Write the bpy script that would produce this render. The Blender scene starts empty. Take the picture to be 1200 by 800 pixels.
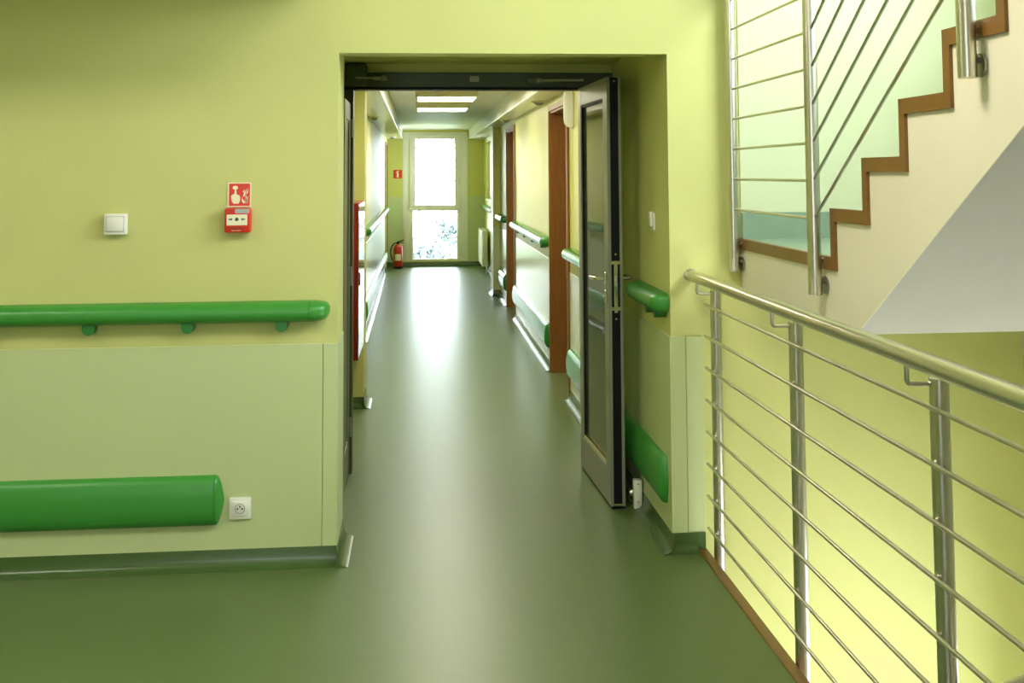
import bpy, bmesh, math, random
from mathutils import Vector, Matrix
random.seed(7)
PI = math.pi
scene = bpy.context.scene
C = scene.collection

# ------------------------------------------------------------------ camera
F_PX, CX, CY = 1348.93, 619.396, 107.886
YAW, PITCH, ROLL = math.radians(5.5), math.radians(4.0167), math.radians(-0.3455)
cam_data = bpy.data.cameras.new('camera')
cam = bpy.data.objects.new('camera', cam_data)
C.objects.link(cam)
fw = Vector((math.sin(YAW) * math.cos(PITCH), math.cos(YAW) * math.cos(PITCH), math.sin(PITCH)))
rt = Vector((math.cos(YAW), -math.sin(YAW), 0))
up = rt.cross(fw)
rt2 = rt * math.cos(ROLL) + up * math.sin(ROLL)
up2 = -rt * math.sin(ROLL) + up * math.cos(ROLL)
M = Matrix((rt2, up2, -fw)).transposed().to_4x4()
M.translation = Vector((0, 0, 1.6))
cam.matrix_world = M
cam_data.sensor_fit = 'HORIZONTAL'
cam_data.sensor_width = 36.0
cam_data.lens = 36.0 * F_PX / 1200.0
cam_data.shift_x = (600 - CX) / 1200.0
cam_data.shift_y = (CY - 400) / 1200.0
cam_data.clip_start = 0.05
cam_data.clip_end = 300
scene.camera = cam

# ------------------------------------------------------------------ world (overcast sky), exposure
SKY = 17.0
w = bpy.data.worlds.new('overcast_sky')
scene.world = w
w.use_nodes = True
nt = w.node_tree
bg = nt.nodes['Background']
tc = nt.nodes.new('ShaderNodeTexCoord')
sx = nt.nodes.new('ShaderNodeSeparateXYZ')
rp = nt.nodes.new('ShaderNodeValToRGB')
rp.color_ramp.elements[0].position = 0.0
rp.color_ramp.elements[0].color = (0.88, 0.94, 1.0, 1)
rp.color_ramp.elements[1].position = 1.0
rp.color_ramp.elements[1].color = (0.80, 0.91, 1.0, 1)
nt.links.new(tc.outputs['Generated'], sx.inputs[0])
nt.links.new(sx.outputs['Z'], rp.inputs[0])
nt.links.new(rp.outputs[0], bg.inputs['Color'])
bg.inputs['Strength'].default_value = SKY

vs = scene.view_settings
vs.view_transform = 'Standard'
vs.look = 'None'
vs.gamma = 1.0
vs.use_curve_mapping = False
vs.exposure = 0.13
HALL_LAMP = 28.5
CORRIDOR_LAMP = 22.0


def portal(name, loc, target, sx_, sy_):
    """daylight portal filling a window opening (guides the sky's light, adds none)"""
    d = bpy.data.lights.new(name, 'AREA')
    d.shape = 'RECTANGLE'
    d.size, d.size_y = sx_, sy_
    d.cycles.is_portal = True
    o = bpy.data.objects.new(name, d)
    o.location = loc
    o.rotation_euler = (Vector(target) - Vector(loc)).to_track_quat('-Z', 'Y').to_euler()
    C.objects.link(o)


# ------------------------------------------------------------------ materials
def lin(r, g, b):
    f = lambda c: (c / 255 / 12.92) if c / 255 <= 0.04045 else ((c / 255 + 0.055) / 1.055) ** 2.4
    return (f(r), f(g), f(b))


def mat(name, col, rough=0.5, metal=0.0, var=0.0, scale=8.0, bump=0.0, bscale=200.0, spec=0.5, rvar=0.0, stretch=None, coat=0.0):
    m = bpy.data.materials.new(name)
    m.use_nodes = True
    n = m.node_tree
    b = n.nodes['Principled BSDF']
    b.inputs['Roughness'].default_value = rough
    b.inputs['Metallic'].default_value = metal
    b.inputs['Specular IOR Level'].default_value = spec
    b.inputs['Coat Weight'].default_value = coat
    b.inputs['Coat Roughness'].default_value = 0.12
    t = n.nodes.new('ShaderNodeTexCoord')
    mp = n.nodes.new('ShaderNodeMapping')
    n.links.new(t.outputs['Object'], mp.inputs[0])
    if stretch:
        mp.inputs['Scale'].default_value = stretch
    nz = n.nodes.new('ShaderNodeTexNoise')
    nz.inputs['Scale'].default_value = scale
    nz.inputs['Detail'].default_value = 4
    n.links.new(mp.outputs[0], nz.inputs[0])
    mr = n.nodes.new('ShaderNodeMapRange')
    mr.inputs['From Min'].default_value = 0.25
    mr.inputs['From Max'].default_value = 0.75
    mr.inputs['To Min'].default_value = 1 - var
    mr.inputs['To Max'].default_value = 1 + var
    n.links.new(nz.outputs[0], mr.inputs[0])
    mx = n.nodes.new('ShaderNodeMix')
    mx.data_type = 'RGBA'
    mx.blend_type = 'MULTIPLY'
    mx.inputs[0].default_value = 1.0
    mx.inputs[6].default_value = (*col, 1)
    n.links.new(mr.outputs[0], mx.inputs[7])
    n.links.new(mx.outputs[2], b.inputs['Base Color'])
    if rvar:
        r2 = n.nodes.new('ShaderNodeMapRange')
        r2.inputs['From Min'].default_value = 0.3
        r2.inputs['From Max'].default_value = 0.7
        r2.inputs['To Min'].default_value = rough - rvar
        r2.inputs['To Max'].default_value = rough + rvar
        n.links.new(nz.outputs[0], r2.inputs[0])
        n.links.new(r2.outputs[0], b.inputs['Roughness'])
    if bump:
        nb = n.nodes.new('ShaderNodeTexNoise')
        nb.inputs['Scale'].default_value = bscale
        nb.inputs['Detail'].default_value = 2
        n.links.new(mp.outputs[0], nb.inputs[0])
        bp = n.nodes.new('ShaderNodeBump')
        bp.inputs['Strength'].default_value = bump
        bp.inputs['Distance'].default_value = 0.002
        n.links.new(nb.outputs[0], bp.inputs['Height'])
        n.links.new(bp.outputs[0], b.inputs['Normal'])
    return m


def emit_mat(name, col, strength):
    m = bpy.data.materials.new(name)
    m.use_nodes = True
    b = m.node_tree.nodes['Principled BSDF']
    b.inputs['Base Color'].default_value = (0.8, 0.8, 0.8, 1)
    b.inputs['Emission Color'].default_value = (*col, 1)
    b.inputs['Emission Strength'].default_value = strength
    return m


def glass_mat(name, tint=(0.95, 0.98, 0.96), rough=0.02, body=0.0, bcol=(.5, .5, .5)):
    m = bpy.data.materials.new(name)
    m.use_nodes = True
    n = m.node_tree
    n.nodes.remove(n.nodes['Principled BSDF'])
    out = n.nodes['Material Output']
    tr = n.nodes.new('ShaderNodeBsdfTransparent')
    tr.inputs[0].default_value = (*tint, 1)
    gl = n.nodes.new('ShaderNodeBsdfGlossy')
    gl.inputs['Roughness'].default_value = rough
    fr = n.nodes.new('ShaderNodeFresnel')
    fr.inputs['IOR'].default_value = 1.45
    mx = n.nodes.new('ShaderNodeMixShader')
    n.links.new(fr.outputs[0], mx.inputs[0])
    src = tr.outputs[0]
    if body:
        df = n.nodes.new('ShaderNodeBsdfDiffuse')
        df.inputs[0].default_value = (*bcol, 1)
        m2 = n.nodes.new('ShaderNodeMixShader')
        m2.inputs[0].default_value = body
        n.links.new(tr.outputs[0], m2.inputs[1])
        n.links.new(df.outputs[0], m2.inputs[2])
        src = m2.outputs[0]
    n.links.new(src, mx.inputs[1])
    n.links.new(gl.outputs[0], mx.inputs[2])
    n.links.new(mx.outputs[0], out.inputs[0])
    return m


MT = {
    'wall': mat('wall_paint_lime', (0.58, 0.59, 0.215), 0.6, var=0.03, scale=2.0, bump=0.25, bscale=90, spec=0.3),
    'wall_low': mat('washable_paint_pale_green', (0.535, 0.60, 0.295), 0.42, var=0.02, scale=2.5, bump=0.12, bscale=70, spec=0.45),
    'wall_daylit': mat('lime_paint_daylit', (0.58, 0.63, 0.39), 0.6, var=0.03, scale=2.0, bump=0.2, bscale=90, spec=0.3),  # lime wall paint with the stairwell daylight lightened into its colour
    'corr_low': mat('corridor_washable_paint', (0.62, 0.66, 0.48), 0.2, var=0.0, scale=2.5, spec=0.5),
    'corr_wall': mat('corridor_paint', (0.60, 0.595, 0.17), 0.42, var=0.01, scale=2.0, spec=0.4),
    'white': mat('white_paint', (0.78, 0.77, 0.68), 0.5, var=0.02, scale=3, bump=0.15, bscale=80),
    'gloss_white': mat('glossy_white_paint', (0.80, 0.79, 0.70), 0.25, var=0.02, scale=3, bump=0.25, bscale=14),
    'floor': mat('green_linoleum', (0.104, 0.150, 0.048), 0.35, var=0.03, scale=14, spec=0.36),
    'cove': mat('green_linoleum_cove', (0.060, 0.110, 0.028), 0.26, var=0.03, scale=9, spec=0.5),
    'landing': mat('landing_vinyl_daylit', (0.22, 0.31, 0.21), 0.3, var=0.08, scale=9),  # green vinyl, paled and cooled in colour to carry the stairwell daylight
    'green': mat('green_rail_plastic', (0.045, 0.270, 0.035), 0.20, var=0.03, scale=12, spec=0.5),
    'green_dark': mat('green_cap_plastic', (0.020, 0.170, 0.024), 0.38, var=0.05, scale=12, spec=0.5),
    'steel': mat('brushed_steel', (0.62, 0.595, 0.51), 0.30, 1.0, var=0.01, scale=4),
    'steel_dark': mat('steel_fixing', (0.35, 0.33, 0.29), 0.35, 1.0, var=0.1, scale=40),
    'brown': mat('brown_edge_paint', (0.205, 0.095, 0.018), 0.4, var=0.15, scale=14),
    'wood': mat('brown_door_wood', (0.225, 0.090, 0.007), 0.42, var=0.22, scale=10, stretch=(6, 6, 0.4)),
    'cream': mat('cream_plaster', (0.82, 0.76, 0.60), 0.6, var=0.03, scale=2.5, bump=0.2, bscale=60),
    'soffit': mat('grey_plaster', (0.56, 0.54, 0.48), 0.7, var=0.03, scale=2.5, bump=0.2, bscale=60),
    'alu': mat('grey_aluminium', (0.25, 0.26, 0.19), 0.38, 0.15, var=0.05, scale=20),
    'alu_leaf': mat('olive_leaf_frame', (0.16, 0.165, 0.09), 0.45, 0.0, var=0.05, scale=12),
    'green_matte': mat('green_rail_plastic_matte', (0.045, 0.270, 0.035), 0.36, var=0.03, scale=12, bump=0.1, bscale=400),
    'alu_dark': mat('dark_olive_frame', (0.060, 0.075, 0.030), 0.45, 0.0, var=0.08, scale=12),
    'black': mat('black_gasket', (0.006, 0.006, 0.008), 0.6, var=0.1, scale=20, spec=0.2),
    'chrome': mat('satin_nickel', (0.62, 0.60, 0.50), 0.2, 1.0, var=0.04, scale=30),
    'plastic': mat('white_plastic', (0.80, 0.78, 0.68), 0.35, var=0.02, scale=10),
    'plastic_grey': mat('grey_plastic', (0.42, 0.42, 0.38), 0.4, var=0.02, scale=10),
    'socket_dark': mat('socket_shadow_plastic', (0.06, 0.06, 0.05), 0.5),
    'red': mat('red_plastic', (0.60, 0.030, 0.012), 0.35, var=0.04, scale=12),
    'red_dark': mat('red_lacquer', (0.28, 0.012, 0.008), 0.3, var=0.06, scale=9),
    'sign_red': mat('sign_red', (0.66, 0.035, 0.012), 0.4, var=0.03, scale=20),
    'sign_white': mat('sign_luminous_white', (0.85, 0.80, 0.55), 0.45, var=0.02, scale=20),
    'window_frame': mat('window_frame_pvc', (0.86, 0.84, 0.72), 0.3, var=0.02, scale=4),
    'radiator': mat('radiator_enamel', (0.80, 0.79, 0.70), 0.3, var=0.02, scale=6),
    'leaf': mat('leaf', (0.20, 0.24, 0.25), 0.6, var=0.3, scale=3),
    'bark': mat('bark', (0.16, 0.13, 0.11), 0.8, var=0.3, scale=12),
    'ground': mat('lawn_ground', (0.10, 0.16, 0.06), 0.9, var=0.3, scale=1),
    'lamp_body': mat('lamp_body', (0.72, 0.70, 0.55), 0.45, var=0.02, scale=10),
    'lamp_lit': emit_mat('corridor_lamp_diffuser', (1.0, 0.95, 0.75), CORRIDOR_LAMP),
    'hall_lit': emit_mat('hall_lamp_diffuser', (1.0, 0.95, 0.80), HALL_LAMP),
    'glass': glass_mat('window_glass'),
    'door_glass': glass_mat('door_glass', (0.92, 0.96, 0.86), 0.03, 0.16, (0.55, 0.60, 0.30)),
    'cab_glass': glass_mat('cabinet_glass', (0.75, 0.75, 0.72), 0.06, 0.55, (.55, .55, .5)),
    'lens': glass_mat('lamp_lens', (0.9, 0.9, 0.85), 0.15, 0.4, (.6, .6, .55)),
}


# ------------------------------------------------------------------ mesh helpers
class MB:
    def __init__(s):
        s.bm = bmesh.new()

    def box(s, x0, x1, y0, y1, z0, z1, bevel=0.0, seg=2):
        b = bmesh.new()
        bmesh.ops.create_cube(b, size=1)
        bmesh.ops.scale(b, vec=(abs(x1 - x0), abs(y1 - y0), abs(z1 - z0)), verts=b.verts)
        if bevel:
            bmesh.ops.bevel(b, geom=list(b.edges), offset=bevel, segments=seg, affect='EDGES', profile=0.5)
        bmesh.ops.translate(b, vec=((x0 + x1) / 2, (y0 + y1) / 2, (z0 + z1) / 2), verts=b.verts)
        s._merge(b)
        return s

    def _merge(s, b):
        me = bpy.data.meshes.new('tmp')
        b.to_mesh(me)
        b.free()
        s.bm.from_mesh(me)
        bpy.data.meshes.remove(me)

    def loft(s, rings, closed=True, caps=True, smooth=True):
        bm = s.bm
        vr = [[bm.verts.new(p) for p in r] for r in rings]
        n = len(rings[0])
        for a, b in zip(vr[:-1], vr[1:]):
            for i in range(n if closed else n - 1):
                j = (i + 1) % n
                try:
                    f = bm.faces.new((a[i], a[j], b[j], b[i]))
                    f.smooth = smooth
                except ValueError:
                    pass
        if caps and closed:
            for r in (vr[0], vr[-1]):
                try:
                    bm.faces.new(r)
                except ValueError:
                    pass
        return s

    def tube(s, pts, r, n=12, caps=True, r_end=None):
        pts = [Vector(p) for p in pts]
        rings = []
        prev = None
        for i, p in enumerate(pts):
            if i == 0:
                t = pts[1] - pts[0]
            elif i == len(pts) - 1:
                t = pts[-1] - pts[-2]
            else:
                t = (pts[i + 1] - p).normalized() + (p - pts[i - 1]).normalized()
            t.normalize()
            if prev is None:
                a = Vector((0, 0, 1)) if abs(t.z) < 0.9 else Vector((1, 0, 0))
                u = t.cross(a).normalized()
            else:
                u = (prev - t * prev.dot(t)).normalized()
            prev = u
            v = t.cross(u)
            rr = r if r_end is None else r + (r_end - r) * i / (len(pts) - 1)
            rings.append([p + (u * math.cos(2 * PI * k / n) + v * math.sin(2 * PI * k / n)) * rr for k in range(n)])
        s.loft(rings, True, caps)
        return s

    def lathe(s, prof, cx, cy, n=24, axis='z', base=0.0, caps=True):
        """prof: (radius, height) pairs turned about a vertical axis at (cx, cy)"""
        rings = []
        for r, h in prof:
            ring = []
            for k in range(n):
                a = 2 * PI * k / n
                if axis == 'z':
                    ring.append(Vector((cx + r * math.cos(a), cy + r * math.sin(a), base + h)))
                elif axis == 'y':   # axis along +y: cx -> x, cy -> z
                    ring.append(Vector((cx + r * math.cos(a), base + h, cy + r * math.sin(a))))
                else:               # axis along +x: cx -> y, cy -> z
                    ring.append(Vector((base + h, cx + r * math.cos(a), cy + r * math.sin(a))))
            rings.append(ring)
        s.loft(rings, True, caps)
        return s

    def prism(s, poly, fn, d0, d1):
        """extrude a 2-D polygon: fn(a, b, d) -> point"""
        s.loft([[Vector(fn(a, b, d0)) for a, b in poly], [Vector(fn(a, b, d1)) for a, b in poly]], True, True, False)
        return s


def obj(name, mb, m, parent=None, local=False, sharp=35):
    bm = mb.bm
    bmesh.ops.recalc_face_normals(bm, faces=bm.faces)
    if parent is not None and not local:
        off = Vector((0, 0, 0))
        q = parent
        while q is not None:
            off += Vector(q.location)
            q = q.parent
        bmesh.ops.translate(bm, vec=-off, verts=bm.verts)
    me = bpy.data.meshes.new(name)
    bm.to_mesh(me)
    bm.free()
    me.materials.append(m if not isinstance(m, str) else MT[m])
    for p in me.polygons:
        p.use_smooth = True
    try:
        me.set_sharp_from_angle(angle=math.radians(sharp))
    except Exception:
        pass
    o = bpy.data.objects.new(name, me)
    C.objects.link(o)
    if parent is not None:
        o.parent = parent
    return o


def thing(name, label, cat, loc=(0, 0, 0), rotz=0.0, group=None):
    o = bpy.data.objects.new(name, None)
    o.empty_display_size = 0.05
    C.objects.link(o)
    o.location = loc
    o.rotation_euler = (0, 0, rotz)
    o['label'] = label
    o['category'] = cat
    if group:
        o['group'] = group
    return o


def tag(o, label, cat, group=None):
    o['label'] = label
    o['category'] = cat
    if group:
        o['group'] = group
    return o


def struct(name, mb, m, label=None):
    o = obj(name, mb, m)
    o['kind'] = 'structure'
    if label:
        o['label'] = label
    return o


def structroot(name, loc=(0, 0, 0), label=None, rotz=0.0):
    o = bpy.data.objects.new(name, None)
    o.empty_display_size = 0.05
    C.objects.link(o)
    o.location = loc
    o.rotation_euler = (0, 0, rotz)
    o['kind'] = 'structure'
    if label:
        o['label'] = label
    return o


# ------------------------------------------------------------------ key dimensions (metres)
D = 4.923            # plane of the wall that faces us
XL, XR = -0.335, 1.081   # opening in that wall
ZH = 2.114           # head of the opening
YF = 6.33            # fixed frame of the glazed double door
YB = 6.45            # where the corridor starts
CL, CR = -0.53, 1.078    # corridor walls
YE = 20.164          # end wall
ZC, ZS = 2.36, 2.20  # corridor ceiling, soffit underside
ZP = 0.897           # top of the washable dado
HALL_C = 3.0
SX0, SX1 = 1.22, 2.66    # stairwell
YR = -3.6            # rear of the hall
XW = -4.2            # left of the hall

# ------------------------------------------------------------------ setting: floor
f = MB()
f.box(XW, 1.185, YR, D, -0.22, 0)
f.box(XL - 0.12, XR, D, YB, -0.22, 0)
f.box(CL - 0.02, CR + 0.14, YB, YE, -0.22, 0)
struct('floor', f, 'floor', 'green linoleum floor running from the hall into the corridor')

struct('trim_1', MB().box(1.183, 1.224, YR, D - 0.002, -0.22, 0.006, 0.004), 'brown', 'brown wooden edge strip along the open stairwell')

# cove baseboard: profile (distance from wall, height)
COVE = [(0, 0.075), (0.004, 0.075), (0.006, 0.035), (0.012, 0.018), (0.024, 0.007), (0.048, 0.0015), (0.048, 0.0004), (0, 0.0004)]


def cove_line(mb, p0, p1, nrm):
    mb.prism(COVE, lambda a, b, t: (p0[0] + (p1[0] - p0[0]) * t + nrm[0] * a, p0[1] + (p1[1] - p0[1]) * t + nrm[1] * a, b), 0, 1)


# ------------------------------------------------------------------ setting: wall that faces us
m = MB()
m.box(XW, XL - 0.105, D, YB, 0, 5.6)
m.box(XL - 0.105, XL, D, 5.28, 0, ZH)
wf = struct('wall_left', m, 'wall', 'lime green wall left of the corridor opening')
m = MB()
m.box(XL - 0.105, XR, D, 5.05, ZH, 5.6)
m.box(XL - 0.105, XR, 5.05, YB, 2.205, 5.6)
m.box(XL - 0.105, XL, 5.05, 5.28, ZH, 2.205)
m.box(XL - 0.105, XR, YF + 0.02, YB, 2.155, 2.205)
struct('wall_lintel', m, 'wall', 'lime green wall above the corridor opening')
m = MB()
m.box(XR, SX1, D, YB, -3.2, 5.6)
wr = struct('wall_right', m, 'wall', 'lime green wall right of the opening, running on behind the stairs')


def panel(x0, x1, parent, y=D, t=0.007, z0=0.072, z1=ZP, mm='wall_low'):
    return obj('panel', MB().box(x0, x1, y - t, y + 0.001, z0, z1, 0.002, 1), mm, parent)


panel(XW, -0.395, wf)
panel(-0.392, XL + 0.0, wf)
panel(XR, 1.142, wr)
panel(1.1445, 1.217, wr)
# dado on the two jambs
obj('panel', MB().box(XR - 0.007, XR + 0.001, D - 0.007, YF, 0.072, ZP, 0.002, 1), 'wall_low', wr)
obj('panel', MB().box(XL - 0.001, XL + 0.004, D - 0.007, 5.28, 0.072, ZP, 0.0015, 1), 'wall_low', wf)
# same lime paint behind the upper landing, daylight paled into its colour
obj('panel', MB().box(1.398, SX1, D - 0.004, D + 0.001, 1.312, 5.6), 'wall_daylit', wr)  # thin overlay added only to carry the daylit paint

m = MB()
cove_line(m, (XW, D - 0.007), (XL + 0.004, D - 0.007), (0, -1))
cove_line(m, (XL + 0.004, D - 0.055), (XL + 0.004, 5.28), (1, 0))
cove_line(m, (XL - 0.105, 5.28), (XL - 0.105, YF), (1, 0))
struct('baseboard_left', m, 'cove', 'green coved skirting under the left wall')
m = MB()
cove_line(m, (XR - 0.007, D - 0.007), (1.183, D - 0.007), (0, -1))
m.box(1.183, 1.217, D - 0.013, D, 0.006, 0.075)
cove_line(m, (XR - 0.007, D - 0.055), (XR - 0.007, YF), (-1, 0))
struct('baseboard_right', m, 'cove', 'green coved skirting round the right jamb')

# ------------------------------------------------------------------ setting: rest of the hall (behind the camera) and stairwell
m = MB()
m.box(XW, SX0 - 0.02, YR, D, HALL_C, HALL_C + 0.25)
struct('ceiling_hall', m, 'white', 'white hall ceiling')
struct('wall_hall_left', MB().box(XW - 0.2, XW, YR, D, 0, HALL_C), 'wall', 'lime green side wall of the hall')
m = MB()      # rear wall with a wide window opening
WX0, WX1, WZ0, WZ1 = -2.0, -1.0, 1.1, 2.1
m.box(XW, WX0, YR - 0.2, YR, -3.2, 5.6)
m.box(WX1, SX1, YR - 0.2, YR, -3.2, 5.6)
m.box(WX0, WX1, YR - 0.2, YR, -3.2, WZ0)
m.box(WX0, WX1, YR - 0.2, YR, WZ1, 5.6)
struct('wall_rear', m, 'wall', 'lime green rear wall of the hall with a wide window')
portal('rear_window_portal', ((WX0 + WX1) / 2, YR - 0.1, (WZ0 + WZ1) / 2), ((WX0 + WX1) / 2, 0, (WZ0 + WZ1) / 2), WX1 - WX0, WZ1 - WZ0)
m = MB()      # stairwell side wall with two tall openings
SY0, SY1, SZ0, SZ1 = 2.1, 4.2, 2.3, 3.9
LY0, LY1, LZ0, LZ1 = 3.2, 4.65, -1.75, -0.25
m.box(SX1, SX1 + 0.2, YR, SY0, -3.2, 5.6)
m.box(SX1, SX1 + 0.2, SY1, D, -3.2, 5.6)
m.box(SX1, SX1 + 0.2, SY0, SY1, SZ1, 5.6)
m.box(SX1, SX1 + 0.2, SY0, SY1, LZ1, SZ0)
m.box(SX1, SX1 + 0.2, SY0, LY0, -3.2, LZ1)
m.box(SX1, SX1 + 0.2, LY1, SY1, -3.2, LZ1)
m.box(SX1, SX1 + 0.2, LY0, LY1, -3.2, LZ0)
struct('wall_stair_side', m, 'wall_daylit', 'pale outer wall of the stairwell with tall windows')
portal('stair_window_portal', (SX1 + 0.1, (SY0 + SY1) / 2, (SZ0 + SZ1) / 2), (0, (SY0 + SY1) / 2, (SZ0 + SZ1) / 2), SY1 - SY0, SZ1 - SZ0)
portal('lower_stair_window_portal', (SX1 + 0.1, (LY0 + LY1) / 2, (LZ0 + LZ1) / 2), (0, (LY0 + LY1) / 2, (LZ0 + LZ1) / 2), LY1 - LY0, LZ1 - LZ0)
struct('ceiling_stairwell', MB().box(SX0 - 0.02, SX1 + 0.2, YR, YB, 5.6, 5.8), 'white', 'white ceiling over the stairwell')
struct('wall_upper_hall', MB().box(SX0 - 0.22, SX0 - 0.02, YR, D, HALL_C + 0.25, 5.6), 'white', 'white wall beside the upper stairwell')
struct('floor_lower', MB().box(SX0 - 0.3, SX1, YR, D, -3.4, -3.2), 'floor', 'green floor of the storey below')
struct('wall_lower_hall', MB().box(SX0 - 0.2, SX0 - 0.03, YR, D, -3.2, -0.22), 'white', 'white wall below the hall floor')

struct('shade_bulkhead', MB().box(XW, -0.45, 4.02, D, 2.37, HALL_C), 'wall', 'added bulkhead above the left wall, out of view, shading the wall top')  # unseen block added so the lamps leave the wall top darker

# ------------------------------------------------------------------ setting: corridor
m = MB()
m.box(CL - 0.5, CL, YB, 10.15, 0, 2.6)
m.box(CL - 0.5, CL, 11.15, YE, 0, 2.6)
m.box(CL - 0.5, CL, 10.15, 11.15, 2.09, 2.6)
m.box(CL - 0.5, CL - 0.12, 10.15, 11.15, 0, 2.09)
wcl = struct('wall_corridor_left', m, 'corr_wall', 'left corridor wall, pale green')
obj('pilaster', MB().box(CL, -0.37, 8.1, 8.42, 0, ZS), 'wall', wcl)
for a, b in ((8.42, 10.1), (11.2, 18.68)):
    obj('panel', MB().box(CL - 0.001, CL + 0.006, a, b, 0.07, ZP, 0.002, 1), 'corr_low', wcl)

DOORS_R = [(8.225, 9.335), (12.80, 13.92)]
m = MB()
segs = [(YB, DOORS_R[0][0]), (DOORS_R[0][1], DOORS_R[1][0]), (DOORS_R[1][1], 15.62)]
for a, b in segs:
    m.box(CR, CR + 0.5, a, b, 0, 2.6)
for a, b in DOORS_R:
    m.box(CR, CR + 0.5, a, b, 2.10, 2.6)
    m.box(CR + 0.16, CR + 0.5, a, b, 0, 2.10)
WY0, WY1, WB, WT = 17.7, 19.5, 1.17, 2.12  # opening for the added side window
m.box(CR + 0.075, CR + 0.25, 15.62, WY0, 0, 2.6)
m.box(CR + 0.075, CR + 0.25, WY1, YE, 0, 2.6)
m.box(CR + 0.075, CR + 0.25, WY0, WY1, 0, WB)
m.box(CR + 0.075, CR + 0.25, WY0, WY1, WT, 2.6)
wcr = struct('wall_corridor_right', m, 'corr_wall', 'right corridor wall, pale green')
obj('pilaster', MB().box(0.985, CR, 15.2, 15.62, 0, ZS), 'corr_wall', wcr)
for a, b in ((YB + 0.05, DOORS_R[0][0] - 0.05), (DOORS_R[0][1] + 0.05, DOORS_R[1][0] - 0.05), (DOORS_R[1][1] + 0.05, 15.19)):
    obj('panel', MB().box(CR - 0.006, CR + 0.001, a, b, 0.07, ZP, 0.002, 1), 'corr_low', wcr)
obj('panel', MB().box(0.985, CR - 0.006, 15.194, 15.201, 0.07, ZP, 0.002, 1), 'wall_low', wcr)

m = MB()
m.box(CL - 0.3, -0.263, YE, YE + 0.3, 0, 2.6)
m.box(0.866, CR + 0.4, YE, YE + 0.3, 0, 2.6)
m.box(-0.263, 0.866, YE, YE + 0.3, 2.32, 2.6)
m.box(-0.263, 0.866, YE - 0.02, YE + 0.3, 0, 0.09)
we = struct('wall_end', m, 'corr_wall', 'lime green end wall of the corridor')
obj('panel', MB().box(CL, -0.264, YE - 0.006, YE + 0.001, 0.07, 1.2, 0.002, 1), 'wall_low', we)
obj('panel', MB().box(0.867, CR + 0.075, YE - 0.006, YE + 0.001, 0.07, 1.2, 0.002, 1), 'wall_low', we)

m = MB()
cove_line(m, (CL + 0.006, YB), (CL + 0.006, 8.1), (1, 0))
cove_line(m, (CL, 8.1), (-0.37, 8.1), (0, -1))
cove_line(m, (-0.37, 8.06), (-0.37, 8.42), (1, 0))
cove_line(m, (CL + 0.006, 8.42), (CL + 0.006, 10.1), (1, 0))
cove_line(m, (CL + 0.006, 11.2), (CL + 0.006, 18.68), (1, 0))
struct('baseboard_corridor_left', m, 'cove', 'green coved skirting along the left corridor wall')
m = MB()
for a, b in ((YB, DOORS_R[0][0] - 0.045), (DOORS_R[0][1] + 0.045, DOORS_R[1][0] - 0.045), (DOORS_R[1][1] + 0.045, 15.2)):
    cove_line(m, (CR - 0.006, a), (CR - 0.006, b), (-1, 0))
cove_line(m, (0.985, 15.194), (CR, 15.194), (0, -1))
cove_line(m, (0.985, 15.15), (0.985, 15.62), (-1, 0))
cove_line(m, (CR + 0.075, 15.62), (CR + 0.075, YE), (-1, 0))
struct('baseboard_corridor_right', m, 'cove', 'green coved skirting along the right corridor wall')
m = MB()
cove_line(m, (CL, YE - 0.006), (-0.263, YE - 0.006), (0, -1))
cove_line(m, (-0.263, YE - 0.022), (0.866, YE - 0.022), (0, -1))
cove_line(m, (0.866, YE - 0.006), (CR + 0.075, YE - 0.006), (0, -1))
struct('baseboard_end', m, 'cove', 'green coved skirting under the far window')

struct('ceiling_corridor', MB().box(CL - 0.3, CR + 0.4, YB, YE + 0.1, ZC, ZC + 0.25), 'white', 'white corridor ceiling')
struct('trim_2', MB().box(CL, -0.27, YB, YE, ZS, ZC + 0.01, 0.004, 1), 'gloss_white', 'white boxed soffit along the left of the corridor ceiling')
struct('trim_3', MB().box(0.878, CR + 0.3, YB, YE, ZS, ZC + 0.01, 0.004, 1), 'gloss_white', 'white boxed soffit along the right of the corridor ceiling')


portal('added_window_portal', (CR + 0.26, (WY0 + WY1) / 2, (WB + WT) / 2), (0, (WY0 + WY1) / 2, (WB + WT) / 2), WY1 - WY0, WT - WB)


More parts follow.
